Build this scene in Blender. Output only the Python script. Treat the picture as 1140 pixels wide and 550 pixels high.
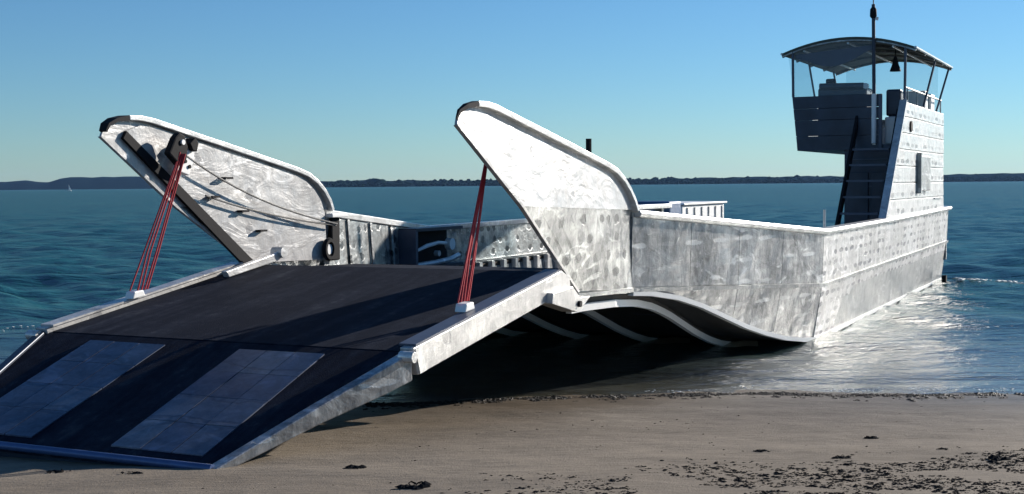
import bpy, bmesh, math, random
import numpy as np
from mathutils import Vector, Matrix, noise as mnoise

R = math.radians
random.seed(7); rng = np.random.default_rng(7)
for o in list(bpy.data.objects): bpy.data.objects.remove(o)
scene = bpy.context.scene
COL = scene.collection

# ------------------------------------------------------------------ camera
CAM_H = 2.4
HAZE = 2e-5
F_PX = 1445.0
PIT, ROLL = math.atan2(69, F_PX), math.atan2(10, 1140)
cam_d = bpy.data.cameras.new('camera'); cam = bpy.data.objects.new('camera', cam_d); COL.objects.link(cam)
cam_d.sensor_fit = 'HORIZONTAL'; cam_d.sensor_width = 36; cam_d.lens = 36 * F_PX / 1140
cam_d.clip_start = 0.1; cam_d.clip_end = 60000
_x, _up, _f = Vector((1, 0, 0)), Vector((0, math.sin(PIT), math.cos(PIT))), Vector((0, math.cos(PIT), -math.sin(PIT)))
_r = math.cos(ROLL) * _x - math.sin(ROLL) * _up
_u = math.sin(ROLL) * _x + math.cos(ROLL) * _up
m3 = Matrix((_r, _u, -_f)).transposed()
cam.matrix_world = Matrix.Translation((0, 0, CAM_H)) @ m3.to_4x4()
scene.camera = cam

# ------------------------------------------------------------------ sky, sun, exposure
SUN_EL, SUN_AZ = R(19), R(52)          # azimuth from +Y (view direction) towards +X
world = bpy.data.worlds.new('World'); scene.world = world; world.use_nodes = True
nt = world.node_tree; nt.nodes.clear()
sky = nt.nodes.new('ShaderNodeTexSky'); sky.sky_type = 'NISHITA'; sky.sun_disc = False
sky.sun_elevation = SUN_EL; sky.sun_rotation = SUN_AZ
sky.air_density = 1.0; sky.dust_density = 0.0; sky.ozone_density = 6.0; sky.altitude = 0
bg = nt.nodes.new('ShaderNodeBackground'); bg.inputs['Strength'].default_value = 0.07
wo = nt.nodes.new('ShaderNodeOutputWorld')
tint = nt.nodes.new('ShaderNodeMix'); tint.data_type = 'RGBA'; tint.blend_type = 'MULTIPLY'   # cool white balance of the photograph
tint.inputs[0].default_value = 1.0; tint.inputs[7].default_value = (.82, 1.0, 1.06, 1)
nt.links.new(sky.outputs[0], tint.inputs[6]); nt.links.new(tint.outputs[2], bg.inputs[0]); nt.links.new(bg.outputs[0], wo.inputs[0])
sd = bpy.data.lights.new('sun', 'SUN'); sun = bpy.data.objects.new('sun', sd); COL.objects.link(sun)
sd.energy = 5.0; sd.angle = R(0.5); sd.color = (1, 0.93, 0.84)
sdir = Vector((math.cos(SUN_EL) * math.sin(SUN_AZ), math.cos(SUN_EL) * math.cos(SUN_AZ), math.sin(SUN_EL)))
sun.rotation_euler = sdir.to_track_quat('Z', 'Y').to_euler(); sun.location = (40, 40, 40)
scene.view_settings.view_transform = 'Standard'; scene.view_settings.look = 'None'
scene.view_settings.gamma = 1; scene.view_settings.exposure = 0.6
scene.view_settings.use_curve_mapping = False

# ------------------------------------------------------------------ helpers
def tag(o, label=None, cat=None, group=None, kind=None):
    if label: o['label'] = label
    if cat: o['category'] = cat
    if group: o['group'] = group
    if kind: o['kind'] = kind
    return o

def link_mesh(name, verts, faces, mat=None, parent=None, smooth=False, recalc=True):
    me = bpy.data.meshes.new(name)
    me.from_pydata([tuple(map(float, v)) for v in verts], [], faces)
    if recalc:
        bm = bmesh.new(); bm.from_mesh(me)
        bmesh.ops.recalc_face_normals(bm, faces=bm.faces); bm.to_mesh(me); bm.free()
    if smooth: me.polygons.foreach_set('use_smooth', [True] * len(me.polygons))
    o = bpy.data.objects.new(name, me); COL.objects.link(o)
    if mat: me.materials.append(mat)
    o.parent = parent
    return o

class MB:
    """collects shapes given in boat coordinates (u aft, v to port, z up) into ONE mesh"""
    def __init__(s): s.v = []; s.f = []
    def add(s, vs, fs):
        n = len(s.v); s.v += [(p[0], -p[1], p[2]) for p in vs]; s.f += [tuple(i + n for i in f) for f in fs]; return s
    def box(s, a, b):
        (x0, y0, z0), (x1, y1, z1) = a, b
        vs = [(x, y, z) for z in (z0, z1) for y in (y0, y1) for x in (x0, x1)]
        return s.add(vs, [(0, 1, 3, 2), (4, 5, 7, 6), (0, 1, 5, 4), (2, 3, 7, 6), (0, 2, 6, 4), (1, 3, 7, 5)])
    def prism(s, outline, f0, f1):
        """outline: list of 2d points, f0/f1 map a point to the two caps"""
        n = len(outline)
        vs = [f0(*p) for p in outline] + [f1(*p) for p in outline]
        fs = [tuple(range(n)), tuple(range(n, 2 * n))] + [(i, (i + 1) % n, n + (i + 1) % n, n + i) for i in range(n)]
        return s.add(vs, fs)
    def uz(s, outline, v0, v1):
        return s.prism(outline, lambda a, b: (a, v0, b), lambda a, b: (a, v1, b))
    def tube(s, pts, r, n=8, caps=True):
        pts = [Vector(p) for p in pts]; rr = r if isinstance(r, (list, tuple)) else [r] * len(pts)
        vs = []; prev = None
        for i, p in enumerate(pts):
            t = (pts[min(i + 1, len(pts) - 1)] - pts[max(i - 1, 0)]).normalized()
            a = (Vector((0, 0, 1)) if abs(t.z) < .9 else Vector((1, 0, 0))) if prev is None else prev
            a = (a - t * a.dot(t)).normalized(); prev = a; b = t.cross(a)
            vs += [tuple(p + rr[i] * (math.cos(k * 2 * math.pi / n) * a + math.sin(k * 2 * math.pi / n) * b)) for k in range(n)]
        fs = [(i * n + k, i * n + (k + 1) % n, (i + 1) * n + (k + 1) % n, (i + 1) * n + k) for i in range(len(pts) - 1) for k in range(n)]
        if caps: fs += [tuple(range(n)), tuple(range((len(pts) - 1) * n, len(pts) * n))]
        return s.add(vs, fs)
    def bar(s, p, q, a, b, side):
        """straight rectangular bar from p to q; a thick along 'side', b thick across"""
        p, q = Vector(p), Vector(q); t = (q - p).normalized(); sd_ = Vector(side); sd_ = (sd_ - t * sd_.dot(t)).normalized(); c = t.cross(sd_)
        vs = [tuple(e + sx * sd_ * a / 2 + sy * c * b / 2) for e in (p, q) for sx, sy in ((-1, -1), (1, -1), (1, 1), (-1, 1))]
        return s.add(vs, [(0, 1, 2, 3), (4, 5, 6, 7)] + [(i, (i + 1) % 4, 4 + (i + 1) % 4, 4 + i) for i in range(4)])
    def loft(s, secs, close=True, caps=True):
        n = len(secs[0]); vs = [p for sec in secs for p in sec]; fs = []
        for i in range(len(secs) - 1):
            for k in range(n if close else n - 1):
                fs.append((i * n + k, i * n + (k + 1) % n, (i + 1) * n + (k + 1) % n, (i + 1) * n + k))
        if caps: fs += [tuple(range(n)), tuple(range((len(secs) - 1) * n, len(secs) * n))]
        return s.add(vs, fs)
    def build(s, name, mat, parent=None, smooth=False, bevel=0):
        o = link_mesh(name, s.v, s.f, mat, parent)
        if bevel:
            b = o.modifiers.new('bevel', 'BEVEL'); b.width = bevel; b.segments = 2; b.limit_method = 'ANGLE'; b.angle_limit = R(40)
        if smooth:
            o.data.polygons.foreach_set('use_smooth', [True] * len(o.data.polygons))
            try:
                o.data.set_sharp_from_angle(angle=R(40))
            except Exception: pass
        return o

# ------------------------------------------------------------------ materials
class N:
    def __init__(s, name):
        s.m = bpy.data.materials.new(name); s.m.use_nodes = True
        s.t = s.m.node_tree; s.b = s.t.nodes['Principled BSDF']; s.out = s.t.nodes['Material Output']
        s.tc = s.new('ShaderNodeTexCoord')
    def new(s, k, **kw):
        n = s.t.nodes.new(k)
        for a, b in kw.items(): setattr(n, a, b)
        return n
    def ln(s, a, b): s.t.links.new(a, b)
    def mapping(s, scale=(1, 1, 1), rot=(0, 0, 0), src=None):
        n = s.new('ShaderNodeMapping'); n.inputs['Scale'].default_value = scale; n.inputs['Rotation'].default_value = rot
        s.ln(src or s.tc.outputs['Object'], n.inputs[0]); return n.outputs[0]
    def noise(s, scale, detail=4, rough=.55, vec=None, dist=0):
        n = s.new('ShaderNodeTexNoise'); n.inputs['Scale'].default_value = scale; n.inputs['Detail'].default_value = detail
        n.inputs['Roughness'].default_value = rough; n.inputs['Distortion'].default_value = dist
        s.ln(vec or s.tc.outputs['Object'], n.inputs['Vector']); return n.outputs['Fac']
    def ramp(s, fac, *stops):
        n = s.new('ShaderNodeValToRGB'); el = n.color_ramp.elements
        while len(el) < len(stops): el.new(0.5)
        for e, (p, c) in zip(el, stops):
            e.position = p; e.color = (c, c, c, 1) if isinstance(c, (int, float)) else (*c, 1)
        s.ln(fac, n.inputs[0]); return n.outputs[0]
    def math(s, op, a, b=None):
        n = s.new('ShaderNodeMath', operation=op)
        for i, x in enumerate((a, b)):
            if x is None: continue
            if isinstance(x, (int, float)): n.inputs[i].default_value = x
            else: s.ln(x, n.inputs[i])
        return n.outputs[0]
    def mix(s, fac, a, b, kind='MIX'):
        n = s.new('ShaderNodeMix', data_type='RGBA', blend_type=kind)
        for i, x in ((0, fac), (6, a), (7, b)):
            if isinstance(x, (int, float)): n.inputs[i].default_value = x
            elif isinstance(x, tuple): n.inputs[i].default_value = (*x, 1)
            else: s.ln(x, n.inputs[i])
        return n.outputs[2]
    def bump(s, h, strength=.3, dist=.02, nrm=None):
        n = s.new('ShaderNodeBump'); n.inputs['Strength'].default_value = strength; n.inputs['Distance'].default_value = dist
        s.ln(h, n.inputs['Height'])
        if nrm: s.ln(nrm, n.inputs['Normal'])
        return n.outputs[0]
    def set(s, **kw):
        names = dict(color='Base Color', rough='Roughness', metal='Metallic', normal='Normal', spec='Specular IOR Level', ior='IOR', alpha='Alpha', emit='Emission Color')
        for k, x in kw.items():
            i = s.b.inputs[names[k]]
            if isinstance(x, (int, float)): i.default_value = x
            elif isinstance(x, tuple): i.default_value = (*x, 1)
            else: s.ln(x, i)
        return s

def simple(name, col, rough=.6, metal=0.0, var=.25, scale=6):
    n = N(name)
    f = n.noise(scale, 5, .6)
    c = n.mix(f, tuple(x * (1 - var) for x in col), tuple(min(1, x * (1 + var)) for x in col))
    n.set(color=c, rough=rough, metal=metal, normal=n.bump(n.noise(scale * 6, 3), .15, .01))
    return n.m

def aluminium(name, lo, hi, marks=None, metal=.55):
    n = N(name)
    sep = n.new('ShaderNodeSeparateXYZ'); n.ln(n.tc.outputs['Object'], sep.inputs[0])
    patch = n.noise(1.3, 6, .65, n.mapping((1, 1, 1.6)))
    streak = n.noise(3.0, 5, .7, n.mapping((2.2, 2.2, .7), (0, .5, 0)), 1.2)
    fine = n.noise(26, 4, .7, n.mapping((1, 1, .5)))
    h = n.math('ADD', n.math('MULTIPLY', patch, .5), n.math('ADD', n.math('MULTIPLY', streak, .35), n.math('MULTIPLY', fine, .15)))
    c = n.ramp(h, (.36, lo), (.5, tuple((a + b) / 2 for a, b in zip(lo, hi))), (.6, hi))
    swirl = n.noise(1.5, 3, .6, n.mapping((1.1, 1.1, 2.2), (0, -.6, 0)), 1.8)
    scr = n.ramp(swirl, (.59, 0.0), (.68, 1.0))
    c = n.mix(n.math('MULTIPLY', scr, .65), c, tuple(min(.9, x * 1.5) for x in hi))
    drk = n.ramp(n.noise(2.4, 5, .65, n.mapping((1, 1, 1.8), (0, .9, 0)), 1.2), (.32, 1.0), (.45, 0.0))
    c = n.mix(n.math('MULTIPLY', drk, .45), c, tuple(x * .5 for x in lo))
    bh = n.math('ADD', n.noise(1.6, 2, .5), n.math('ADD', n.math('MULTIPLY', fine, .08), n.math('MULTIPLY', swirl, .28)))
    if marks:                                            # rows of stitch-weld marks where frames meet the plating
        du, dz, fu, fz, amt, tone = marks
        jit = n.math('MULTIPLY', n.math('SUBTRACT', n.noise(1.7, 3), .5), .30)
        ua = n.math('DIVIDE', n.math('ADD', sep.outputs[0], n.math('MULTIPLY', jit, 1.6)), du)
        zb_ = n.math('DIVIDE', n.math('ADD', sep.outputs[2], n.math('MULTIPLY', jit, .35)), dz)
        a = n.math('FRACT', ua); b = n.math('FRACT', zb_)
        cell = n.new('ShaderNodeCombineXYZ'); n.ln(n.math('FLOOR', ua), cell.inputs[0]); n.ln(n.math('FLOOR', zb_), cell.inputs[1])
        wn = n.new('ShaderNodeTexWhiteNoise', noise_dimensions='2D'); n.ln(cell.outputs[0], wn.inputs['Vector'])
        da = n.math('ABSOLUTE', n.math('SUBTRACT', a, .5)); db = n.math('ABSOLUTE', n.math('SUBTRACT', b, .5))
        wob = n.math('MULTIPLY', n.noise(7, 5, .75, n.mapping((1, 1, 2))), 2.4)
        e = n.math('ADD', n.math('POWER', n.math('DIVIDE', da, fu), 2.0), n.math('POWER', n.math('DIVIDE', db, fz), 2.0))
        mk = n.ramp(n.math('SUBTRACT', n.math('ADD', e, wob), 1.42), (.20, 1.0), (.75, 0.0))
        mk = n.math('MULTIPLY', n.math('MULTIPLY', mk, n.ramp(wn.outputs['Value'], (.08, 0.1), (.8, 1.0))), amt)
        c = n.mix(mk, c, tone)
        # faint vertical line where each frame is welded behind the plate
        fl_ = n.math('MULTIPLY', n.ramp(da, (.44, 0.0), (.5, 1.0)), n.math('MULTIPLY', n.ramp(n.noise(4, 3), (.4, 0.0), (.6, 1.0)), .35))
        c = n.mix(fl_, c, tuple(x * .6 for x in lo))
        bh = n.math('SUBTRACT', bh, n.math('MULTIPLY', mk, .12))
    n.set(color=c, metal=metal, rough=n.ramp(h, (.35, .45), (.6, .28)), normal=n.bump(bh, .5, .07))
    return n.m

M = {}
DK = (.075, .08, .095); WT = (.85, .85, .84)
M['alu'] = aluminium('aluminium_plate', (.055, .06, .067), (.50, .50, .50), (.62, .30, .36, .12, .38, WT), .6)
M['alu_flank'] = aluminium('aluminium_stitched', (.20, .205, .21), (.70, .69, .68), (.40, .155, .38, .28, .95, DK), .4)
M['alu_dot'] = aluminium('aluminium_dotted', (.055, .062, .068), (.46, .47, .465), (.27, .21, .34, .34, .9, (.035, .04, .045)), .55)
M['alu_bright'] = aluminium('aluminium_pale', (.30, .295, .29), (.56, .55, .535), (.9, .42, .10, .22, .5, (.14, .14, .15)), .2)
M['alu_tower'] = aluminium('aluminium_tower', (.44, .44, .44), (.74, .73, .71), (.55, .33, .42, .16, .8, DK), .3)
M['alu_dull'] = aluminium('aluminium_dull', (.11, .12, .13), (.36, .37, .37), None, .6)
M['alu_rail'] = aluminium('aluminium_rail', (.42, .42, .42), (.72, .72, .70), None, .35)
M['deck'] = simple('non_skid_dark_paint', (.0045, .008, .019), .9, 0, .45, 2.2)
M['deck'].node_tree.nodes['Principled BSDF'].inputs['Specular IOR Level'].default_value = .08
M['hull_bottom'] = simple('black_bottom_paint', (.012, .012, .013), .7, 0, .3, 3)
n = N('non_skid_scuffed')
f1 = n.noise(1.2, 5, .6, n.mapping((.35, 4.0, 1))); f2 = n.noise(7, 5, .7); f3 = n.noise(90, 2, .6)
dcol = n.mix(n.ramp(n.math('ADD', n.math('MULTIPLY', f1, .6), n.math('MULTIPLY', f2, .4)), (.44, 0.0), (.60, 1.0)), (.004, .007, .017), (.017, .022, .036))
dcol = n.mix(n.ramp(n.math('ADD', n.math('MULTIPLY', f2, .5), n.math('MULTIPLY', f1, .5)), (.57, 0.0), (.66, .6)), dcol, (.06, .062, .07))
n.set(color=dcol, rough=.88, spec=.1, normal=n.bump(f3, .5, .01))
M['deck'] = n.m
for q_, (l_, h_) in enumerate((((.028, .042, .08), (.09, .115, .18)), ((.045, .06, .10), (.13, .15, .20)), ((.06, .075, .11), (.19, .205, .245)))):
    M['tread%d' % q_] = aluminium('tread_plate_worn', l_, h_, (.11, .11, .30, .30, .5, (.02, .03, .06)), .3)
for q_ in range(3):
    for nd in M['tread%d' % q_].node_tree.nodes:
        if nd.type == 'BUMP': nd.inputs['Strength'].default_value = .12
M['tread'] = aluminium('tread_plate_worn', (.03, .045, .085), (.10, .125, .19), None, .3)
M['navy'] = simple('dark_blue_grey_paint_and_shade', (.030, .040, .062), .45, .25, .75, 2.2)  # tower and pod fronts: their shaded side is put into this dark colour
M['navy_light'] = simple('scuffed_blue_grey_paint_and_shade', (.07, .085, .12), .5, .1, .4, 5)  # lighter step; the shade of pod side and stair treads is in the colour
M['lip'] = simple('worn_blue_lip', (.06, .10, .22), .4, .3, .4, 6)
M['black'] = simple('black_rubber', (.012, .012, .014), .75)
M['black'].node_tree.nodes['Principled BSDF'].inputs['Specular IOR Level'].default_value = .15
M['red'] = simple('red_rope', (.40, .025, .035), .8, 0, .35, 30)
M['canvas'] = simple('dark_canvas', (.05, .05, .085), .9)
M['roof'] = simple('roof_lining_olive', (.055, .07, .055), .7)
M['white'] = simple('white_paint', (.78, .78, .76), .45, 0, .08)
M['blue'] = simple('blue_plastic', (.03, .09, .20), .5)
M['brown'] = simple('rusty_timber', (.07, .04, .028), .8)
M['cable'] = simple('grey_steel_cable', (.10, .10, .10), .5, .4)

# ------------------------------------------------------------------ ground, water
def fbm(x, y, sc, seed, octs=4):
    out = np.zeros_like(x); amp = 1.0; r = np.random.default_rng(seed)
    for k in range(octs):
        for j in range(3):
            a = r.uniform(0, 2 * math.pi); ph = r.uniform(0, 6.28)
            out += amp / 3 * np.sin((x * math.cos(a) + y * math.sin(a)) * sc + ph + 1.3 * np.sin((y * math.cos(a) - x * math.sin(a)) * sc * .61 + ph * 2))
        amp *= .5; sc *= 2.07
    return out

SHORE = 14.35
def ground_z(x, y):
    x = np.asarray(x, float); y = np.asarray(y, float)
    s = SHORE + .35 * np.sin(x * .21 + .6) + .12 * np.sin(x * .9) + .05 * np.sin(x * 2.3 + 1)
    d = s - y
    z = np.where(d > 0, .0645 * d, .075 * d)
    z = np.where(d > 8, .0645 * 8 + .02 * (d - 8), z)
    z = np.where(d < -40, -3.0 + (d + 40) * .002, z)
    z = np.maximum(z, -12); z = np.minimum(z, 1.4 + 0 * z)
    z = z - np.where(d > 0, .035 * np.clip(-x - 2.3, 0, 6), 0) * np.clip((12 - y) / 2, 0, 1)
    near = np.clip((60 - np.abs(x)) / 20, 0, 1) * np.clip((40 - y) / 10, 0, 1)
    z = z + near * (.014 * fbm(x, y, 1.1, 3, 5) + .006 * fbm(x * .6, y, 8, 5, 4))
    return z

def grid_sheet(name, xs, ys, zf, mat, kind='structure'):
    X, Y = np.meshgrid(xs, ys); Z = zf(X, Y)
    nx, ny = len(xs), len(ys)
    v = np.stack([X, Y, Z], -1).reshape(-1, 3)
    i = np.arange(nx * ny).reshape(ny, nx)
    f = np.stack([i[:-1, :-1], i[:-1, 1:], i[1:, 1:], i[1:, :-1]], -1).reshape(-1, 4)
    me = bpy.data.meshes.new(name); me.vertices.add(len(v)); me.vertices.foreach_set('co', v.ravel())
    me.loops.add(f.size); me.loops.foreach_set('vertex_index', f.ravel().astype(np.int32))
    me.polygons.add(len(f)); me.polygons.foreach_set('loop_start', np.arange(0, f.size, 4, dtype=np.int32))
    me.update(calc_edges=True); me.polygons.foreach_set('use_smooth', [True] * len(f))
    o = bpy.data.objects.new(name, me); COL.objects.link(o); me.materials.append(mat); tag(o, kind=kind); return o

n = N('wet_sand')
pos = n.tc.outputs['Object']
sep = n.new('ShaderNodeSeparateXYZ'); n.ln(pos, sep.inputs[0])
ftn = n.noise(.8, 6, .6, n.mapping((.5, 1.6, 1)))
fin = n.noise(60, 3, .7)
mid = n.noise(9, 5, .65, n.mapping((.6, 1.5, 1)))
colr = n.ramp(n.math('ADD', n.math('MULTIPLY', ftn, .55), n.math('ADD', n.math('MULTIPLY', mid, .3), n.math('MULTIPLY', fin, .15))),
              (.34, (.105, .083, .060)), (.5, (.180, .146, .108)), (.66, (.255, .210, .156)))
wet = n.ramp(n.math('ADD', sep.outputs[1], n.math('MULTIPLY', n.math('SUBTRACT', ftn, .5), 5.0)), (0, 0), (1, 1))
wm = n.new('ShaderNodeMapRange'); wm.inputs[1].default_value = 10.2; wm.inputs[2].default_value = 13.8
n.ln(n.math('ADD', sep.outputs[1], n.math('MULTIPLY', n.math('SUBTRACT', ftn, .5), 3.0)), wm.inputs[0])
col2 = n.mix(wm.outputs[0], colr, n.mix(1.0, colr, (.62, .60, .58), 'MULTIPLY'))
rgh = n.math('SUBTRACT', .9, n.math('MULTIPLY', wm.outputs[0], .45))
n.set(color=col2, rough=rgh, spec=.35, normal=n.bump(n.math('ADD', mid, n.math('MULTIPLY', fin, .5)), .55, .03))
M['sand'] = n.m

def nonuni(a, b, n_, p): t = np.linspace(0, 1, n_) ** p; return a + (b - a) * t
xs = np.concatenate([-nonuni(14, 8800, 26, 3.5)[::-1], np.linspace(-14, 14, 401)[1:-1], nonuni(14, 8800, 26, 3.5)])
ys = np.concatenate([-nonuni(0, 400, 12, 2)[::-1], np.linspace(0, 5, 12)[1:-1], np.linspace(5, 20, 320), nonuni(20, 8800, 40, 3.5)[1:]])
grid_sheet('beach_ground', xs, ys, ground_z, M['sand'])

# water
n = N('sea_water')
geo = n.tc.outputs['Object']
sep = n.new('ShaderNodeSeparateXYZ'); n.ln(geo, sep.inputs[0])
w1 = n.noise(1.0, 5, .6, n.mapping((.35, 1.2, 1), (0, 0, .25)))
w2 = n.noise(4.5, 4, .6, n.mapping((.5, 1.3, 1), (0, 0, -.3)))
w3 = n.noise(.12, 3, .5, n.mapping((.3, 1.5, 1)))
big = n.noise(.02, 4, .6, n.mapping((.4, 1.6, 1)))
bl = n.mix(big, (.004, .060, .066), (.007, .100, .094))
bh = n.math('ADD', n.math('MULTIPLY', w1, .55), n.math('ADD', n.math('MULTIPLY', w2, .12), n.math('MULTIPLY', w3, 1.6)))
bn = n.bump(bh, 1.0, .7)
fr = n.new('ShaderNodeFresnel'); fr.inputs[0].default_value = 1.33; n.ln(bn, fr.inputs['Normal'])
df = n.new('ShaderNodeBsdfDiffuse'); n.ln(bl, df.inputs[0]); n.ln(bn, df.inputs['Normal'])
gd = n.new('ShaderNodeBsdfGlossy'); gd.inputs['Roughness'].default_value = .2; n.ln(bn, gd.inputs['Normal'])
deep = n.new('ShaderNodeMixShader'); n.ln(n.math('MINIMUM', fr.outputs[0], .34), deep.inputs[0]); n.ln(df.outputs[0], deep.inputs[1]); n.ln(gd.outputs[0], deep.inputs[2])
tr = n.new('ShaderNodeBsdfTransparent'); tr.inputs[0].default_value = (.66, .72, .68, 1)
ms = n.new('ShaderNodeMixShader')
gl = n.new('ShaderNodeBsdfGlossy'); gl.inputs['Roughness'].default_value = .24; gl.inputs['Color'].default_value = (.85, .85, .83, 1); n.ln(bn, gl.inputs['Normal'])
shal = n.new('ShaderNodeMixShader'); n.ln(n.math('MINIMUM', fr.outputs[0], .55), shal.inputs[0]); n.ln(tr.outputs[0], shal.inputs[1]); n.ln(gl.outputs[0], shal.inputs[2])
dm = n.new('ShaderNodeMapRange'); dm.inputs[1].default_value = SHORE - .3; dm.inputs[2].default_value = SHORE + 13
dm.interpolation_type = 'SMOOTHSTEP'; n.ln(sep.outputs[1], dm.inputs[0])
n.ln(dm.outputs[0], ms.inputs[0]); n.ln(shal.outputs[0], ms.inputs[1]); n.ln(deep.outputs[0], ms.inputs[2]); n.ln(ms.outputs[0], n.out.inputs[0])
M['water'] = n.m

def water_z(x, y):
    d = np.hypot(x, y)
    shore = np.clip((y - SHORE) / 14, 0, 1); shore = .10 + .90 * shore ** 1.3
    calm = np.where((x > -3) & (y < 32), .8, 1.0)
    fade = np.clip(1 - d / 900, 0, 1) ** 2
    a = np.zeros_like(x); r = np.random.default_rng(11)
    for k in range(44):
        lam = 10 ** r.uniform(math.log10(.4), math.log10(4.5)); ang = R(250) + r.normal(0, .45)
        kx, ky = math.cos(ang) * 2 * math.pi / lam, math.sin(ang) * 2 * math.pi / lam
        ph = r.uniform(0, 6.28)
        lf = np.clip(1 - d / (lam * 90), 0, 1)
        a += lf * .0125 * lam ** .85 * np.sin(kx * x + ky * y + ph + .6 * np.sin(.37 * kx * y - .31 * ky * x + ph))
    return np.clip(a * .9, -.4, .4) * shore * calm * fade
th_ = np.linspace(-R(40), R(40), 620)
th_ = np.concatenate([-np.linspace(R(41), R(88), 30)[::-1], th_, np.linspace(R(41), R(88), 30)])
rr_ = np.concatenate([np.linspace(9, 40, 300), 40 * (1000 / 40) ** np.linspace(0, 1, 330)[1:], nonuni(1000, 8700, 30, 2.5)[1:]])
TH, RR = np.meshgrid(th_, rr_); X = RR * np.sin(TH); Y = RR * np.cos(TH); Z = water_z(X, Y)
v = np.stack([X, Y, Z], -1).reshape(-1, 3); ny, nx = X.shape; i = np.arange(nx * ny).reshape(ny, nx)
f = np.stack([i[:-1, :-1], i[:-1, 1:], i[1:, 1:], i[1:, :-1]], -1).reshape(-1, 4)
me = bpy.data.meshes.new('sea'); me.vertices.add(len(v)); me.vertices.foreach_set('co', v.ravel())
me.loops.add(f.size); me.loops.foreach_set('vertex_index', f[:, ::-1].ravel().astype(np.int32))
me.polygons.add(len(f)); me.polygons.foreach_set('loop_start', np.arange(0, f.size, 4, dtype=np.int32))
me.update(calc_edges=True); me.polygons.foreach_set('use_smooth', [True] * len(f))
sea = bpy.data.objects.new('sea_water', me); COL.objects.link(sea); me.materials.append(M['water']); tag(sea, kind='structure')

# ------------------------------------------------------------------ far shore
def pix_dir(px): return (px - 570) / F_PX                  # horizontal slope of a column
M['hill'] = simple('wooded_hill', (.010, .022, .034), .9, 0, .3, .004)  # hill colour includes some of the blue of distance haze
M['far_tree'] = simple('far_foliage', (.010, .022, .022), .9, 0, .4, .02)
for k_ in ('hill', 'far_tree'): M[k_].node_tree.nodes['Principled BSDF'].inputs['Specular IOR Level'].default_value = 0
def ridge(name, dist, pts, depth, mat):
    """a hill chain with a front slope, a rounded crest and a back slope, crest heights from pts (column, height in m)"""
    px = np.array([p[0] for p in pts]); hh = np.array([p[1] for p in pts])
    cols = np.arange(px[0], px[-1] + 1, 3.0); hs = np.interp(cols, px, hh)
    r = np.random.default_rng(5); hs = hs * (1 + .06 * np.interp(cols, cols[::4], r.normal(0, 1, len(cols[::4]))))
    prof = [(0, -.05), (.12, .45), (.3, .85), (.5, 1.0), (.75, .7), (1, -.05)]
    vs = []; k = len(prof)
    for c, h in zip(cols, hs):
        for a, b in prof:
            d = dist + a * depth; vs.append((pix_dir(c) * d, d, b * h - .5))
    fs = [(i * k + j, i * k + j + 1, (i + 1) * k + j + 1, (i + 1) * k + j) for i in range(len(cols) - 1) for j in range(k - 1)]
    return tag(link_mesh(name, vs, fs, mat, None, True), kind='structure')
ridge('hills', 5200, [(-700, 22), (-300, 32), (-120, 24), (-40, 26), (0, 34), (30, 42), (55, 34), (66, 44), (80, 58), (105, 54), (140, 58), (200, 50), (260, 40), (310, 30), (345, 22), (370, 4)], 1500, M['hill'])
ridge('low_coast', 3900, [(300, 10), (330, 19), (345, 21), (420, 22), (520, 20), (640, 18), (760, 20), (830, 24), (900, 24), (1000, 22), (1100, 27), (1200, 30), (1600, 33), (2200, 24)], 900, M['hill'])
# tree crowns standing on that coast: a far-off wood that reads as one mass
vs, fs = [], []
bmi = bmesh.new(); bmesh.ops.create_icosphere(bmi, subdivisions=1, radius=1); iv = [tuple(v.co) for v in bmi.verts]; ifc = [tuple(v.index for v in f_.verts) for f_ in bmi.faces]; bmi.free()
for k in range(2600):
    c = random.uniform(325, 1500); d = random.uniform(3850, 4200); h = random.choice([5, 6, 7, 8, 9]) * random.uniform(.7, 1.25)
    if 410 < c < 425: h *= 1.6
    w_ = h * random.uniform(.7, 1.5); n0 = len(vs); x0 = pix_dir(c) * d; z0 = (d - 3850) / 350 * 15 * random.uniform(.6, 1.1)
    vs += [(x0 + a * w_ * random.uniform(.75, 1.2), d + b * w_, z0 + h * .6 + e * h * .6 * random.uniform(.7, 1.2)) for a, b, e in iv]
    fs += [tuple(i + n0 for i in f_) for f_ in ifc]
tag(link_mesh('coastal_wood', vs, fs, M['far_tree'], None, True), 'dark low line of trees along the far shore', 'trees', kind='stuff')

# small sailing boat off the left hills
sb = bpy.data.objects.new('sailing_boat', None); COL.objects.link(sb); sb.location = (pix_dir(78) * 1500, 1500, 0)
tag(sb, 'tiny white sailing boat far off below the left hills', 'sailing boat')
hv = []
for t_, w_, z_ in ((-2.6, .1, 1.0), (-1.5, .8, .9), (.5, 1.0, .85), (2.4, .8, .9)):
    hv.append([(t_, -w_, z_), (t_, -w_ * .6, -.2), (t_, w_ * .6, -.2), (t_, w_, z_)])
MB().loft(hv).build('hull', M['white'], sb)
MB().tube([(-.3, 0, .8), (-.3, 0, 7.4)], .06, 6).build('mast', M['white'], sb)
MB().prism([(-.2, 1.5), (2.3, 1.5), (-.2, 7.2)], lambda a, b: (a, -.02, b), lambda a, b: (a, .02 + .2 * (b - 1.5) * (7.2 - b) / 16, b)).build('sail', M['white'], sb)

# ------------------------------------------------------------------ the landing craft
TH_B = 0.457; BX0, BY0, BW = -2.045, 8.829, 2.114
craft = bpy.data.objects.new('landing_craft', None); COL.objects.link(craft)
craft.location = (BX0 - BW * math.cos(TH_B), BY0 + BW * math.sin(TH_B), 0)
craft.rotation_euler = (0, 0, math.pi / 2 - TH_B)
tag(craft, 'bare aluminium landing craft beached with bow ramp down and wheelhouse tower aft', 'landing craft')

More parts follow.
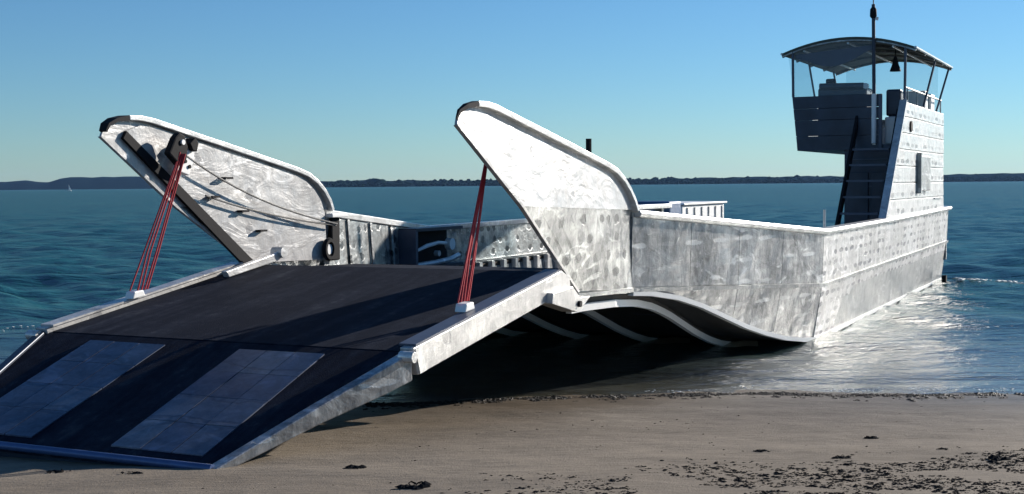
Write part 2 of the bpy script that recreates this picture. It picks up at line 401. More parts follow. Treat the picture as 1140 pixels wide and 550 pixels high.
def interp(x, pts):
    return float(np.interp(x, [p[0] for p in pts], [p[1] for p in pts]))
def smooth(x, a, b): t = min(1, max(0, (x - a) / (b - a))); return t * t * (3 - 2 * t)
U_A, U_C, U_S = 7.6, 12.55, 25.9
def v_gun(u): return interp(u, [(6.0, 2.07), (U_A, 2.27), (U_C, 3.45), (U_S, 3.45)])
def z_gun(u): return interp(u, [(U_A, 2.06), (U_C, 1.67), (19, 1.69), (U_S, 1.76)])
def z_kn(u): return interp(u, [(6.0, 1.17), (U_A, 1.13), (U_C, .86), (U_S, .95)])
def z_bot(u): return interp(u, [(5.9, 1.10), (6.6, 1.115), (7.3, 1.10), (8.0, 1.045), (8.6, .95), (9.2, .80), (9.8, .61), (10.4, .42), (11.0, .26), (11.6, .13), (12.2, .045), (12.8, .0), (13.6, -.10), (15, -.28), (U_S, -.28)])
def v_bot(u): return v_gun(u) - .04 - .16 * (z_kn(u) - max(z_bot(u), 0)) 
def z_deck(u): return interp(u, [(6.0, 1.40), (8.5, 1.30), (10.6, .70), (11.3, .62), (U_S, .62)])

us = [6.0, 6.3, 6.6, 7.0, 7.3, 7.6, 8, 8.3, 8.6, 8.9, 9.2, 9.5, 9.8, 10.1, 10.4, 10.7, 11, 11.3, 11.6, 11.9, 12.2, U_C, 12.8, 13.2, 13.6, 14.3, 15, 17, 19, 21, 23, 25, U_S]
secs = []
for u in us:
    zb, vb, zk, vg = z_bot(u), v_bot(u), z_kn(u), v_gun(u) - .03
    zi = max(z_deck(u), 0); zt = zk if zi < zk else zi
    right = [(u, vb, zb), (u, vg, zk), (u, vg - .02, zt + .002), (u, vg - .14, zt), (u, vg - .16, min(zi, zt))]
    left = [(p[0], -p[1], p[2]) for p in right][::-1]
    secs.append(right + left)
hull = MB().loft(secs).build('hull', M['alu_dull'], craft)
# dark bottom skin just under the rake
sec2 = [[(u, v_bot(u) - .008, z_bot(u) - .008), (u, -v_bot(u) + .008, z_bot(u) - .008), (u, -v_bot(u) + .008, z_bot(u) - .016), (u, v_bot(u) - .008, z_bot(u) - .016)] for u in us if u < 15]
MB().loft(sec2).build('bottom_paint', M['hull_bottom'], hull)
# side plating below the knuckle, plate by plate
def plates(parent, name, seams, zlo, zhi, side, mat, off=.006, gap=.004, vlo=None, vhi=None):
    for a, b in zip(seams[:-1], seams[1:]):
        mb = MB(); ss = []
        k = max(2, int((b - a) / .35) + 1)
        for u in np.linspace(a + gap, b - gap, k):
            l, h = zlo(u), zhi(u)
            vl, vh = vlo(u), vhi(u)
            ss.append([(u, side * (vl + off), l), (u, side * (vh + off), h), (u, side * (vh - .004), h), (u, side * (vl - .004), l)])
        mb.loft(ss).build(name, mat, parent)
flare_seams = [U_A, 8.9, 10.1, 11.3, U_C]
flank_seams = list(np.linspace(U_C, U_S, 10))
for side in (1, -1):
    plates(hull, 'hull_plate', [8.2, 9.2, 10.1, 11.3, U_C], lambda u: z_bot(u) + .05, lambda u: z_kn(u) - .03, side, M['alu'], vlo=lambda u: v_bot(u) + .16 * .05, vhi=lambda u: v_gun(u) - .035)
    plates(hull, 'hull_plate', list(np.linspace(U_C, U_S, 8)), lambda u: -.2, lambda u: z_kn(u) - .03, side, M['alu_flank'], vlo=lambda u: v_bot(u) - .02, vhi=lambda u: v_gun(u) - .035)
    # pale chine strip that follows the S of the bow and then the waterline
    ch = []
    for u in [x for x in us if x >= 7.6]:
        z = max(z_bot(u), .02); vb = v_bot(u) + .012
        ch.append([(u, side * (vb - .03), z - .022), (u, side * (vb + .045), z - .022), (u, side * (vb + .05), z + .04), (u, side * (vb - .03), z + .04)])
    MB().loft(ch).build('chine_strip', M['white'], hull)
    # knuckle strip
    kn = [[(u, side * (v_gun(u) - .05), z_kn(u) - .035), (u, side * (v_gun(u) + .012), z_kn(u) - .03), (u, side * (v_gun(u) + .018), z_kn(u) + .02), (u, side * (v_gun(u) - .05), z_kn(u) + .025)] for u in [6.3, U_A, 9, 10.5, U_C, 15, 18, 21, 24, U_S]]
    MB().loft(kn).build('knuckle_strip', M['alu_dull'], hull)
# longitudinal strakes welded under the raked bow
for vv in (2.13, .98, -.15, -1.30, -2.25):
    st, wb = [], []
    for u in [6.3 + .25 * k for k in range(30)]:
        z = z_bot(u) - .012; vq = vv; vv_ = max(-v_bot(u) + .06, min(v_bot(u) - .06, vq))
        wb.append([(u, vv_ - .01, z), (u, vv_ + .01, z), (u, vv_ + .01, z - .06), (u, vv_ - .01, z - .06)])
        st.append([(u, vv_ - .035, z - .058), (u, vv_ + .035, z - .058), (u, vv_ + .035, z - .145), (u, vv_ - .035, z - .145)])
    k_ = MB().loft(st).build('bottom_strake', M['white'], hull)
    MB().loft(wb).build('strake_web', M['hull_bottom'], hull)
# bulwarks
for side in (1, -1):
    ss = []
    for u in [U_A, 8.9, 10.1, 11.3, U_C - .01, U_C + .01, 15, 18, 21, 24, U_S]:
        vg, zg, zk = v_gun(u), z_gun(u), z_kn(u) + .03
        zi = max(z_deck(u), .62) if z_deck(u) < zk else zk
        ss.append([(u, side * (vg - .03), zk), (u, side * vg, zg), (u, side * (vg - .07), zg), (u, side * (vg - .135), min(zi, zk)), (u, side * (vg - .10), min(zi, zk))])
    bul = MB().loft(ss).build('bulwark', M['alu_dot'], craft)
    plates(bul, 'side_plate', flare_seams, lambda u: z_kn(u) + .03, lambda u: z_gun(u) - .06, side, M['alu'], vlo=lambda u: v_gun(u) - .03, vhi=lambda u: v_gun(u) - .002)
    plates(bul, 'side_plate', flank_seams, lambda u: z_kn(u) + .03, lambda u: z_gun(u) - .06, side, M['alu_flank'], vlo=lambda u: v_gun(u) - .03, vhi=lambda u: v_gun(u) - .002, gap=.004)
    rail = []
    for u in [U_A + .05, 8.2, 9.5, 11, U_C, 15, 18, 21, 24, U_S + .12]:
        vg, zg = v_gun(u), z_gun(u)
        rail.append([(u, side * (vg - .11), zg - .05), (u, side * (vg + .06), zg - .055), (u, side * (vg + .085), zg - .01), (u, side * (vg + .06), zg + .035), (u, side * (vg - .11), zg + .04)])
    MB().loft(rail).build('gunwale_rail', M['alu_rail'], bul, bevel=.01)
    # frames inside the bulwark, above a timber waterway
    ww = [[(u, side * (v_gun(u) - .17), .64), (u, side * (v_gun(u) - .15), .95), (u, side * (v_gun(u) - .142), .95), (u, side * (v_gun(u) - .142), .64)] for u in (13, 16, 19, 22, 25)]
    MB().loft(ww).build('waterway_board', M['brown'], bul)
    for k in range(24):
        u = 13.1 + .5 * k
        MB().uz([(u, .64), (u + .11, .64), (u + .11, .98), (u, .98)], side * 3.20, side * 3.29).build('bulwark_frame', M['alu_rail'], bul)
    MB().box((13, side * 3.28 - .03, .985), (25.3, side * 3.28 + .03, 1.03)).build('frame_cap', M['alu_dull'], bul)
    for k in range(4):
        u = 8.5 + .95 * k; vv = v_gun(u)
        MB().bar((u, side * (vv - .16), z_kn(u) + .02), (u, side * (vv - .10), z_gun(u) - .06), .05, .03, (1, 0, 0)).build('bulwark_stiffener', M['alu_dot'], bul)
# deck and transom
MB().loft([[(u, 3.25 if u > 13 else v_gun(u) - .2, z_deck(u) + .004), (u, -(3.25 if u > 13 else v_gun(u) - .2), z_deck(u) + .004), (u, -(3.2 if u > 13 else v_gun(u) - .25), z_deck(u) - .03), (u, (3.2 if u > 13 else v_gun(u) - .25), z_deck(u) - .03)] for u in (6.02, 7.5, 8.5, 9.5, 10.6, 11.3, 12, 13.5, 19, 25.6)]).build('deck', M['deck'], craft)
MB().box((25.82, -3.42, .5), (25.94, 3.42, 1.25)).build('transom', M['alu'], craft)

# ---- bow cheeks
def arc(cx, cz, r, a0, a1, k): return [(cx + r * math.cos(R(a0 + (a1 - a0) * i / k)), cz + r * math.sin(R(a0 + (a1 - a0) * i / k))) for i in range(k + 1)]
lead0, lead1 = (6.33, 1.20), (3.42, 2.96)
top = [(3.42, 3.01), (3.47, 3.09), (3.60, 3.15), (3.78, 3.185), (3.97, 3.19), (4.15, 3.17), (5.3, 2.95), (6.3, 2.755), (6.85, 2.645), (7.1, 2.58), (7.3, 2.48), (7.46, 2.36), (7.58, 2.22), (7.64, 2.09)]
for side in (1, -1):
    # lateral position of the cheek plate: the port one leans out to the fold and in again, the starboard one is nearly flat
    vch = (lambda z: interp(z, [(1.1, 2.08), (2.08, 2.28), (3.25, 2.13)])) if side > 0 else (lambda z: interp(z, [(1.1, 2.10), (3.25, 2.15)]))
    fold_f, fold_a = (4.56, 2.19), (7.64, 2.09)
    lower = [lead0, fold_f, fold_a, (7.64, 1.14), (7.35, 1.14)]
    upper = [fold_f, lead1] + [(p[0] + .01, p[1] - .03) for p in top[:-2]] + [(7.55, 2.20), (7.60, 2.09)]
    thk = .19 if side < 0 else .08
    mb = MB()
    mb.prism(upper, lambda a, b: (a, side * vch(b), b), lambda a, b: (a, side * (vch(b) - .03), b))
    ck = mb.build('bow_cheek', M['alu_bright'], craft)
    lo_s = []
    for t in np.linspace(0, 1, 9):
        bo = (lead0[0] + (7.64 - lead0[0]) * t, lead0[1] + (1.14 - lead0[1]) * t); tp = (fold_f[0] + (7.64 - fold_f[0]) * t, fold_f[1] + (2.09 - fold_f[1]) * t)
        vb_, vt_ = 2.10 + .155 * t, vch(2.17) + .002 - .02 * t
        lo_s.append([(bo[0], side * vb_, bo[1]), (tp[0], side * vt_, tp[1]), (tp[0], side * (vt_ - .03), tp[1]), (bo[0], side * (vb_ - .03), bo[1])])
    MB().loft(lo_s).build('lower_plate', M['alu_dot'], ck)  # duller plate colour holds part of the shade below the fold
    # inner box; black core and strip are added to stand for its shade
    off = .42
    inner = [(5.92, 1.47), (3.76, 3.02), (3.98, 3.085), (4.25, 3.07), (5.3, 2.85), (6.3, 2.655), (6.85, 2.54), (7.06, 2.47), (7.24, 2.36), (7.38, 2.22), (7.46, 2.05), (7.48, 1.43)]
    if side > 0: inner[0], inner[1] = (6.4, 1.47), (4.3, 3.03)
    vin = (lambda z: 2.075 - .015 * (z - 1.4)) if side > 0 else (lambda z: vch(z) - .035)
    thk = .025
    MB().prism(inner, lambda a, b: (a, side * (vin(b) - thk + .025), b), lambda a, b: (a, side * (vin(b) - thk), b)).build('inner_skin', M['alu_bright'], ck)
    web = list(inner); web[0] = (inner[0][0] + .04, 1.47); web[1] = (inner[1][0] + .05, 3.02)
    MB().prism(web, lambda a, b: (a, side * (vch(b) - .035), b), lambda a, b: (a, side * (vin(b) - thk + .027), b)).build('shade_core', M['black'], ck)
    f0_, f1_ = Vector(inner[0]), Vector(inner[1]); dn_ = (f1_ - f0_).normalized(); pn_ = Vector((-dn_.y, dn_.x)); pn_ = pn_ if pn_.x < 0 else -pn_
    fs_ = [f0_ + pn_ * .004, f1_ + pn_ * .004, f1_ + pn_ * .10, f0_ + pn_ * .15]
    MB().prism([tuple(p) for p in fs_], lambda a, b: (a, side * (vch(b) - .032), b), lambda a, b: (a, side * (vch(b) - .075 if side < 0 else vch(b) - .05), b)).build('shade_strip', M['black'], ck)
    fl = [p for p in top]
    sec = []
    for i, p in enumerate(fl):
        q0, q1 = fl[max(0, i - 1)], fl[min(len(fl) - 1, i + 1)]
        t = Vector((q1[0] - q0[0], q1[1] - q0[1])).normalized(); nn = Vector((-t.y, t.x)) * (1 if True else -1)
        if nn.y < -.5: nn = -nn
        vv = vch(p[1]); th_k = (.022, .03, .04, .05)[i] if i < 4 else .055; ov = (.0, .02, .045, .065)[i] if i < 4 else .07
        a_, b_ = (p[0] - nn.x * th_k, p[1] - nn.y * th_k), (p[0] + nn.x * .004, p[1] + nn.y * .004)
        inb = .10 if side < 0 else (.01 if i < 5 else .06)
        sec.append([(a_[0], side * (vv + ov), a_[1]), (b_[0], side * (vv + ov), b_[1]), (b_[0], side * (vv - inb), b_[1]), (a_[0], side * (vv - inb), a_[1])])
    MB().loft(sec[3:]).build('edge_flange', M['alu_rail'], ck, bevel=.008)
    MB().loft(sec[:4]).build('rubber_bumper', M['black'], ck)
    MB().loft([[(a + dx, side * (v_ + dv), b + dz) for dx, dv, dz in ((-.012, .012, -.012), (.03, .012, .0), (.03, -.035, .0), (-.012, -.035, -.012))] for a, b, v_ in ((lead0[0], lead0[1], 2.10), (fold_f[0], fold_f[1], vch(2.17)), (lead1[0], lead1[1], vch(2.96)))]).build('leading_flange', M['alu_bright'], ck)
    MB().box((7.56, side * 2.19 - .04, 1.16), (7.68, side * 2.19 + .04, 2.05)).build('end_post', M['alu_dull'], ck)
    if side > 0:
        MB().tube([(6.95, 1.98, 2.5), (6.95, 1.98, 2.84), (6.95, 1.98, 2.85), (6.95, 1.98, 2.93)], .036, 8).build('light_post', M['black'], ck)
    else:
        MB().box((7.62, -2.22, 1.40), (7.82, -2.06, 1.98)).build('roller_post', M['black'], ck, bevel=.02)
        MB().box((7.52, -2.28, 1.985), (7.9, -1.98, 2.04)).build('post_cap', M['white'], ck, bevel=.01)
        # ring fairlead
        ring = [(7.46, -1.93 + .0 * a, 1.60) for a in range(1)]
        mb = MB(); pts = [(7.44 + .10 * math.cos(a), -1.99, 1.565 + .12 * math.sin(a)) for a in np.linspace(0, 2 * math.pi, 17)]
        mb.tube(pts, .04, 6, False).build('fairlead_ring', M['black'], ck, smooth=True)
        MB().tube([(7.44, -2.06, 1.565), (7.44, -1.98, 1.565)], .07, 12).build('fairlead_hub', M['white'], ck)

# ---- ramp
KU, KZ, HU, HZ = 2.6, .97, 5.85, 1.455
TU, TZ = .66, .285
ramp = MB().loft([[(HU, 2.05, HZ), (HU, -2.05, HZ), (HU, -2.05, HZ - .12), (HU, 2.05, HZ - .12)], [(KU + .01, 2.05, KZ), (KU + .01, -2.05, KZ), (KU + .01, -2.05, KZ - .12), (KU + .01, 2.05, KZ - .12)]]).build('ramp', M['deck'], craft)
flap = MB().loft([[(KU - .02, 2.10, KZ - .008), (KU - .02, -2.10, KZ - .008), (KU - .02, -2.10, KZ - .10), (KU - .02, 2.10, KZ - .10)], [(TU, 1.52, TZ), (TU, -1.52, TZ), (TU, -1.52, TZ - .05), (TU, 1.52, TZ - .05)]]).build('ramp_flap', M['deck'], craft)
def fz(u): return TZ + (KZ - .008 - TZ) * (u - TU) / (KU - .02 - TU)
# worn tread plates: two wheel tracks of two columns and four rows
for va, vb in ((.40, 1.34), (-1.40, -.46)):
    rows = np.linspace(.80, 2.46, 5); cols = np.linspace(va, vb, 4)
    for i in range(4):
        for j in range(3):
            u0, u1, v0, v1 = rows[i] + .004, rows[i + 1] - .004, cols[j] + .004, cols[j + 1] - .004
            h = .008 + .006 * random.random()
            ss = [[(u, v0, fz(u) + .001), (u, v1, fz(u) + .001), (u, v1, fz(u) + h), (u, v0, fz(u) + h)] for u in (u0, u1)]
            MB().loft(ss).build('tread_plate', M['tread%d' % random.choice([0, 0, 1, 1, 2] if va > 0 else [0, 0, 0, 1])], flap)
MB().tube([(TU - .01, 1.55, TZ + .005), (TU - .01, -1.55, TZ + .005)], .035, 10).build('lip_bar', M['lip'], flap, smooth=True)
MB().loft([[(TU + .02, s * 1.5, TZ - .03) for s in (1, -1)] + [(TU + .05, s * 1.5, TZ - .24) for s in (-1, 1)], [(TU + .4, s * 1.5, fz(TU + .4) - .06) for s in (1, -1)] + [(TU + .4, s * 1.5, fz(TU + .4) - .36) for s in (-1, 1)]]).build('lip_shade_skirt', M['navy'], flap)  # beam deepened to the sand as a dark stand-in for shade under the lip
for side in (1, -1):
    # tapered side bar of the flap
    def fb(u, t): return (u, side * (2.17 - (KU - u) / (KU - TU) * .60 + t))
    ss = []
    for u, h0, h1 in ((KU - .06, .03, -.22), (KU - .35, .03, -.20), (1.6, .03, -.12), (TU - .02, .02, -.045)):
        z = fz(u); v0, v1 = fb(u, .03)[1], fb(u, -.07)[1]
        ss.append([(u, v0, z + h0), (u, v0, z + h1), (u, v1, z + h1), (u, v1, z + h0)])
    MB().loft(ss).build('flap_side_bar', M['alu'] if side > 0 else M['navy'], flap, bevel=.01)
    MB().tube([(KU - .12, side * 2.24, KZ - .03), (KU - .12, side * 2.10, KZ - .03)], .05, 10).build('flap_hinge_pin', M['alu_rail'], flap, smooth=True)
    # box beam along the main ramp
    d = Vector((HU - KU, 0, HZ - KZ)).normalized(); nrm = Vector((-d.z, 0, d.x))
    def q(u, off): b = Vector((u, 0, KZ + (HZ - KZ) * (u - KU) / (HU - KU))) + nrm * off; return (b.x, b.z)
    beam = MB().uz([q(KU - .06, .05), q(HU - .18, .05), q(HU + .02, -.06), q(HU + .02, -.19), q(KU + .06, -.20), q(KU - .02, -.20)], side * 2.20, side * 2.06).build('side_beam', M['alu_bright'], ramp, bevel=.008)
    MB().uz([q(KU - .05, .04), q(KU + .06, .04), q(KU + .10, -.19), q(KU - .01, -.19)], side * 2.215, side * 2.19).build('beam_end_plate', M['alu_rail'], beam)
    MB().uz([q(KU, .05), q(HU - .2, .05), q(HU - .2, .07), q(KU, .07)], side * 2.19, side * 2.02).build('beam_cap', M['navy_light'] if side > 0 else M['alu_bright'], beam)
    hb = MB().uz([(5.28, 1.27), (5.80, 1.30), (6.0, 1.17), (6.30, 1.16), (6.02, 1.03), (5.90, 1.015), (5.26, 1.16)], side * 2.27, side * 2.08).build('hinge_bracket', M['alu_bright'], ramp, bevel=.008)
    MB().tube([(5.95, side * 2.30, 1.10), (5.95, side * 2.0, 1.10)], .035, 10).build('hinge_pin', M['black'], hb)
    if side < 0: MB().uz([(5.0, 1.36), (5.95, 1.50), (6.15, 1.60), (6.10, 1.66), (5.85, 1.58), (4.95, 1.43)], side * 1.80, side * 1.72).build('lifting_arm', M['alu_rail'], ramp, bevel=.01)
    if side < 0: MB().tube([(6.02, side * 1.84, 1.60), (6.02, side * 1.68, 1.60)], .07, 12).build('arm_roller', M['alu_rail'], ramp)
    # padeye and tackle
    pu, pv = 3.78, side * 2.03
    zr = KZ + (HZ - KZ) * (pu - KU) / (HU - KU)
    pad = MB().uz([(pu - .10, zr + .06), (pu + .10, zr + .08), (pu + .07, zr + .15), (pu - .07, zr + .14)], pv + .06, pv - .06).build('padeye', M['white'], ramp, bevel=.012)
    tk = MB().tube([(pu - .1, pv - side * .02, zr + .15), (4.36 + (.1 if side > 0 else 0), side * (1.86 if side < 0 else 1.95), 2.80)], .009, 6).build('ramp_tackle', M['red'], craft, smooth=True)
    for k, (du_, dt) in enumerate(((-.04, .0), (.02, .04), (.07, .07), (.11, .10))):
        mid_ = Vector((pu + du_ + .04, pv - side * .04, zr + .15)); up_ = Vector((4.36 + dt * .5 + (.1 if side > 0 else 0), side * ((1.86 if side < 0 else 1.96) - .01 * k), 2.78))
        knee = mid_.lerp(up_, .28) + Vector((-.04 if k < 2 else .01, 0, 0))
        MB().tube([mid_, knee, up_], .0095, 6).build('rope', M['red'], tk, smooth=True)
    bo = 0 if side < 0 else .09; du_b = 0 if side < 0 else .10
    blk = MB().uz([(a + du_b, b) for a, b in ((4.18, 2.78), (4.36, 2.64), (4.48, 2.72), (4.50, 2.86), (4.45, 2.99), (4.36, 3.02), (4.29, 2.96))], side * (1.95 + bo), side * (1.86 + bo)).build('pulley_block', M['black'], craft, bevel=.02)
    if side < 0:
        MB().tube([(4.40, -1.84, 2.91), (4.40, -1.96, 2.91)], .03, 12).build('sheave', M['white'], blk)
        MB().uz([(4.40, 2.60), (4.62, 2.54), (4.72, 2.74), (4.66, 2.84), (4.54, 2.82)], -2.03, -1.955).build('bracket_plate', M['white'], blk, bevel=.01)
        for bu, bz in ((4.55, 2.70), (4.62, 2.64)): MB().tube([(bu, -1.96, bz), (bu, -1.94, bz)], .022, 8).build('bolt', M['black'], blk)
        MB().uz([(4.58, 2.90), (4.67, 2.97), (4.73, 2.91), (4.70, 2.81), (4.63, 2.82)], -2.03, -1.90).build('shackle', M['black'], blk, bevel=.01)
# two slack cables down the inside of the far cheek
for a, b, sag in (((4.5, -1.96, 2.80), (7.6, -1.96, 1.90), .13), ((4.95, -2.0, 2.31), (7.6, -1.98, 1.88), .05)):
    pts = [Vector(a).lerp(Vector(b), t) - Vector((0, 0, sag * 4 * t * (1 - t) * (1.2 - .4 * t))) for t in np.linspace(0, 1, 14)]
    MB().tube(pts, .013, 6).build('control_cable', M['cable'], craft, smooth=True)
for u, z in ((5.3, 2.5), (5.05, 2.28), (5.6, 2.1), (5.95, 1.85)):
    MB().box((u, -2.06, z), (u + .14, -1.98, z + .025)).build('cable_clip', M['black'], craft)

# ---- gear against the starboard bulwark and on deck
gear = MB().loft([[(10.85, -2.86, 1.10), (10.85, -2.86, 1.70), (10.85, -2.92, 1.70), (10.85, -2.92, 1.10)], [(12.35, -2.92, 1.05), (12.35, -2.92, 1.69), (12.35, -2.98, 1.69), (12.35, -2.98, 1.05)]]).build('winch_housing', M['black'], craft)
for z in (1.08, 1.70):
    MB().box((10.82, -2.95, z - .03), (12.38, -2.62, z + .02)).build('housing_shelf', M['navy'], gear)
MB().box((10.80, -2.95, 1.05), (10.87, -2.62, 1.70)).build('housing_side', M['navy_light'], gear)
MB().tube([(11.0, -2.78, 1.33), (11.35, -2.74, 1.42), (11.7, -2.72, 1.46), (12.0, -2.74, 1.44)], [.02, .035, .03, .03], 8).build('hydraulic_ram', M['white'], gear, smooth=True)
MB().tube([(12.12, -2.78, 1.42), (12.12, -2.68, 1.42)], .10, 14).build('winch_drum', M['white'], gear, smooth=True)
MB().tube([(11.7, -2.78, 1.28), (11.7, -2.7, 1.28)], .05, 12).build('valve', M['alu_rail'], gear, smooth=True)
MB().tube([(10.95, -2.7, 1.12), (11.5, -2.66, 1.14), (12.0, -2.66, 1.17), (12.36, -2.7, 1.22)], .045, 8).build('hose', M['alu_rail'], gear, smooth=True)
box = MB().box((10.3, 1.2, 1.0), (12.3, 1.98, 2.09)).build('deck_locker', M['white'], craft, bevel=.02)
for k in range(6):
    MB().box((10.5 + k * .33, 1.982, 1.1), (10.53 + k * .33, 1.998, 2.06)).build('locker_rib', M['alu_rail'], box)
MB().box((10.28, 1.18, 2.095), (12.33, 2.02, 2.125)).build('locker_lid', M['white'], box, bevel=.01)
MB().box((10.5, 1.3, .624), (12.1, 1.9, .998)).build('locker_base', M['alu_dull'], box)
bb = MB().box((9.72, 1.4, 1.35), (10.22, 2.0, 2.16)).build('fuel_bin', M['blue'], craft, bevel=.03)
MB().box((9.75, 1.45, .60), (10.2, 1.95, 1.348)).build('bin_stand', M['navy'], bb)
pl = MB().box((8.2, 1.85, 2.07), (9.68, 2.05, 2.13)).build('stowed_plank', M['alu_rail'], craft, bevel=.01)
for u in (8.4, 9.4): MB().box((u, 1.9, z_deck(u)), (u + .08, 2.0, 2.068)).build('plank_prop', M['alu_dull'], pl)
MB().tube([(12.9, 3.38, 1.69), (12.9, 3.38, 1.98)], .02, 8).build('stanchion', M['alu_rail'], craft)
MB().tube([(24.6, 3.50, .12), (24.6, 3.60, .12)], .09, 12).build('outlet_pipe', M['black'], hull, smooth=True)

# ---- wheelhouse tower
TF, TB = 20.0, 25.3
tw = MB().box((TF + .02, 2.19, .624), (TB - .1, 3.30, 3.08)).build('tower', M['navy'], craft)
for z in (1.2, 1.75, 2.3, 2.85):
    MB().box((TF - .012, 2.21, z), (TF + .018, 3.28, z + .02)).build('tower_seam', M['navy_light'], tw)
for k in range(2):
    MB().box((TF - .02, 2.25 + k * .5, .9), (TF + .016, 2.68 + k * .5, 2.6)).build('tower_panel', M['navy'], tw, bevel=.01)
# port side plating, horizontal strakes with a raked fore edge
def edge_u(z): return interp(z, [(1.72, 17.75), (3.95, 19.95), (4.15, 20.3)])
zz = [1.72, 2.05, 2.38, 2.71, 3.04, 3.37, 3.70, 4.0]
for a, b in zip(zz[:-1], zz[1:]):
    dv = .006 * (random.random() - .5)
    MB().uz([(edge_u(a + .012), a + .012), (25.2, a + .012), (25.15, b - .012), (edge_u(b - .012), b - .012)], 3.44 + dv, 3.36).build('side_strake', M['alu_tower'], tw, bevel=.006)
MB().uz([(17.95, 1.70), (25.18, 1.70), (25.12, 3.98), (20.05, 3.98)], 3.415, 3.34).build('side_backing', M['alu_dull'], tw)
MB().bar((17.70, 3.38, 1.70), (19.93, 3.38, 4.02), .14, .07, (0, 1, 0)).build('edge_post', M['alu_rail'], tw)
lk = MB().box((21.3, 3.445, 2.20), (22.6, 3.52, 2.95)).build('side_hatch', M['alu'], tw, bevel=.02)
MB().box((21.25, 3.445, 2.15), (21.36, 3.53, 3.0)).build('hatch_frame', M['alu_dull'], lk)
MB().tube([(20.4, 3.43, 3.52), (20.4, 3.47, 3.52)], .11, 14).build('porthole', M['black'], tw, smooth=True)
MB().box((23.6, 3.445, 2.0), (24.6, 3.47, 2.03)).build('step_bar', M['alu_dull'], tw)
# stairs on the fore side
stair = MB().bar((17.35, 2.45, .66), (20.3, 2.45, 4.0), .05, .20, (0, 1, 0)).build('stair', M['black'], craft)
MB().bar((17.55, 3.22, .66), (20.3, 3.22, 3.8), .05, .24, (0, 1, 0)).build('stringer', M['black'], stair)
for k in range(10):
    t = (k + .6) / 10.5; u = 17.35 + 2.95 * t; z = .66 + 3.3 * t
    if z < 3.2: MB().box((u - .12, 2.475, z - .02), (u + .12, 3.195, z + .02)).build('tread', M['navy_light'], stair)
# pod
pod = MB().uz([(TF, 1.0)], 0, 0) if False else None
pod = MB().loft([[(u, 1.22, 3.06), (u, 3.34, 3.06), (u, 3.34, 3.16), (u, 1.21, 3.16)] for u in (TF, TB)]).build('pod_floor', M['navy'], craft)
def pod_panel(z0, z1, mat):
    v0 = 1.23 - (z0 - 3.1) * .10; v1 = 1.23 - (z1 - 3.1) * .10
    return MB().loft([[(u, v0, z0), (u, 2.88, z0), (u, 2.88, z1), (u, v1, z1)] for u in (TF - .05, TF)]).build('front_panel', mat, pod)
for a, b in ((3.06, 3.35), (3.36, 3.68), (3.69, 3.92), (3.93, 4.18)): pod_panel(a, b, M['navy'])
MB().loft([[(u, 1.225, 3.17), (u, 1.12, 4.18), (u, 1.15, 4.18), (u, 1.255, 3.17)] for u in (TF + .005, TB)]).build('side_panel', M['navy_light'], pod)
MB().loft([[(u, 1.235, 3.17), (u, 3.32, 3.17), (u, 3.32, 3.9), (u, 1.16, 3.9)] for u in (TB - .04, TB)]).build('rear_panel', M['alu'], pod)
MB().box((TF - .06, 2.885, 3.06), (TF, 2.95, 4.18)).build('panel_post', M['navy_light'], pod)
MB().box((TF + .2, 2.96, 3.165), (TF + .55, 3.3, 3.72)).build('seat_box', M['white'], pod, bevel=.03)
MB().box((TF + .22, 2.98, 3.74), (TF + .5, 3.28, 4.28)).build('seat_back', M['navy'], pod, bevel=.04)
cons = MB().box((TF + .1, 1.62, 3.17), (TF + .7, 2.62, 4.34)).build('helm_console', M['navy'], pod, bevel=.03)
MB().tube([(TF + .1, 1.66, 4.38), (TF + .1, 2.56, 4.36)], .07, 10).build('console_roll', M['navy'], cons, smooth=True)
MB().box((TF + .1, 1.78, 4.42), (TF + .2, 1.98, 4.54)).build('compass', M['black'], cons, bevel=.03)
MB().tube([(TF + .05, 2.60, 4.36), (TF + .14, 2.60, 4.36)], .06, 10).build('gauge', M['white'], cons)
# posts, roof, mast
roof_v0, roof_v1 = .90, 3.60
def zr(v): t = (v - (roof_v0 + roof_v1) / 2) / ((roof_v1 - roof_v0) / 2); return 5.06 + .27 * (1 - abs(t) ** 2.0)
vv = np.linspace(roof_v0, roof_v1, 17)
rs = []
for u in (TF - .05, TF + .1, 21.5, 23, 24.5, TB - .05):
    rs.append([(u, v_, zr(v_) + .03) for v_ in vv] + [(u, v_, zr(v_) - .012) for v_ in vv[::-1]])
roof = MB().loft(rs).build('roof', M['roof'], craft)
for u in (TF + .0, 21.2, 22.5, 23.8, TB - .12):
    MB().tube([(u, v_, zr(v_) - .035) for v_ in vv], .028, 6).build('roof_bow', M['alu_dull'], roof, smooth=True)
for v_ in (1.35, 2.25, 3.15):
    MB().tube([(TF + .02, v_, zr(v_) - .085), (TB - .1, v_, zr(v_) - .085)], .024, 6).build('roof_batten', M['alu_rail'], roof, smooth=True)
for side_v in (roof_v0, roof_v1):
    MB().tube([(TF - .05, side_v, 5.08), (TB - .05, side_v, 5.08)], .03, 6).build('eave_rail', M['alu_rail'], roof, smooth=True)
for nm, a, b, r_ in (('post', (TF, 1.13, 4.18), (TF, 1.12, 5.12), .028), ('post', (TF, 3.38, 3.2), (TF, 3.40, 5.10), .028),
                     ('post', (22.0, 1.14, 4.15), (22.0, .98, 5.08), .022), ('post', (24.6, 1.14, 4.15), (24.6, .96, 5.06), .022),
                     ('post', (22.4, 3.37, 3.95), (22.9, 3.56, 5.06), .024), ('post', (24.3, 3.37, 3.95), (25.0, 3.57, 5.06), .024)):
    MB().tube([a, b], r_, 8).build(nm, M['navy_light'], roof, smooth=True)
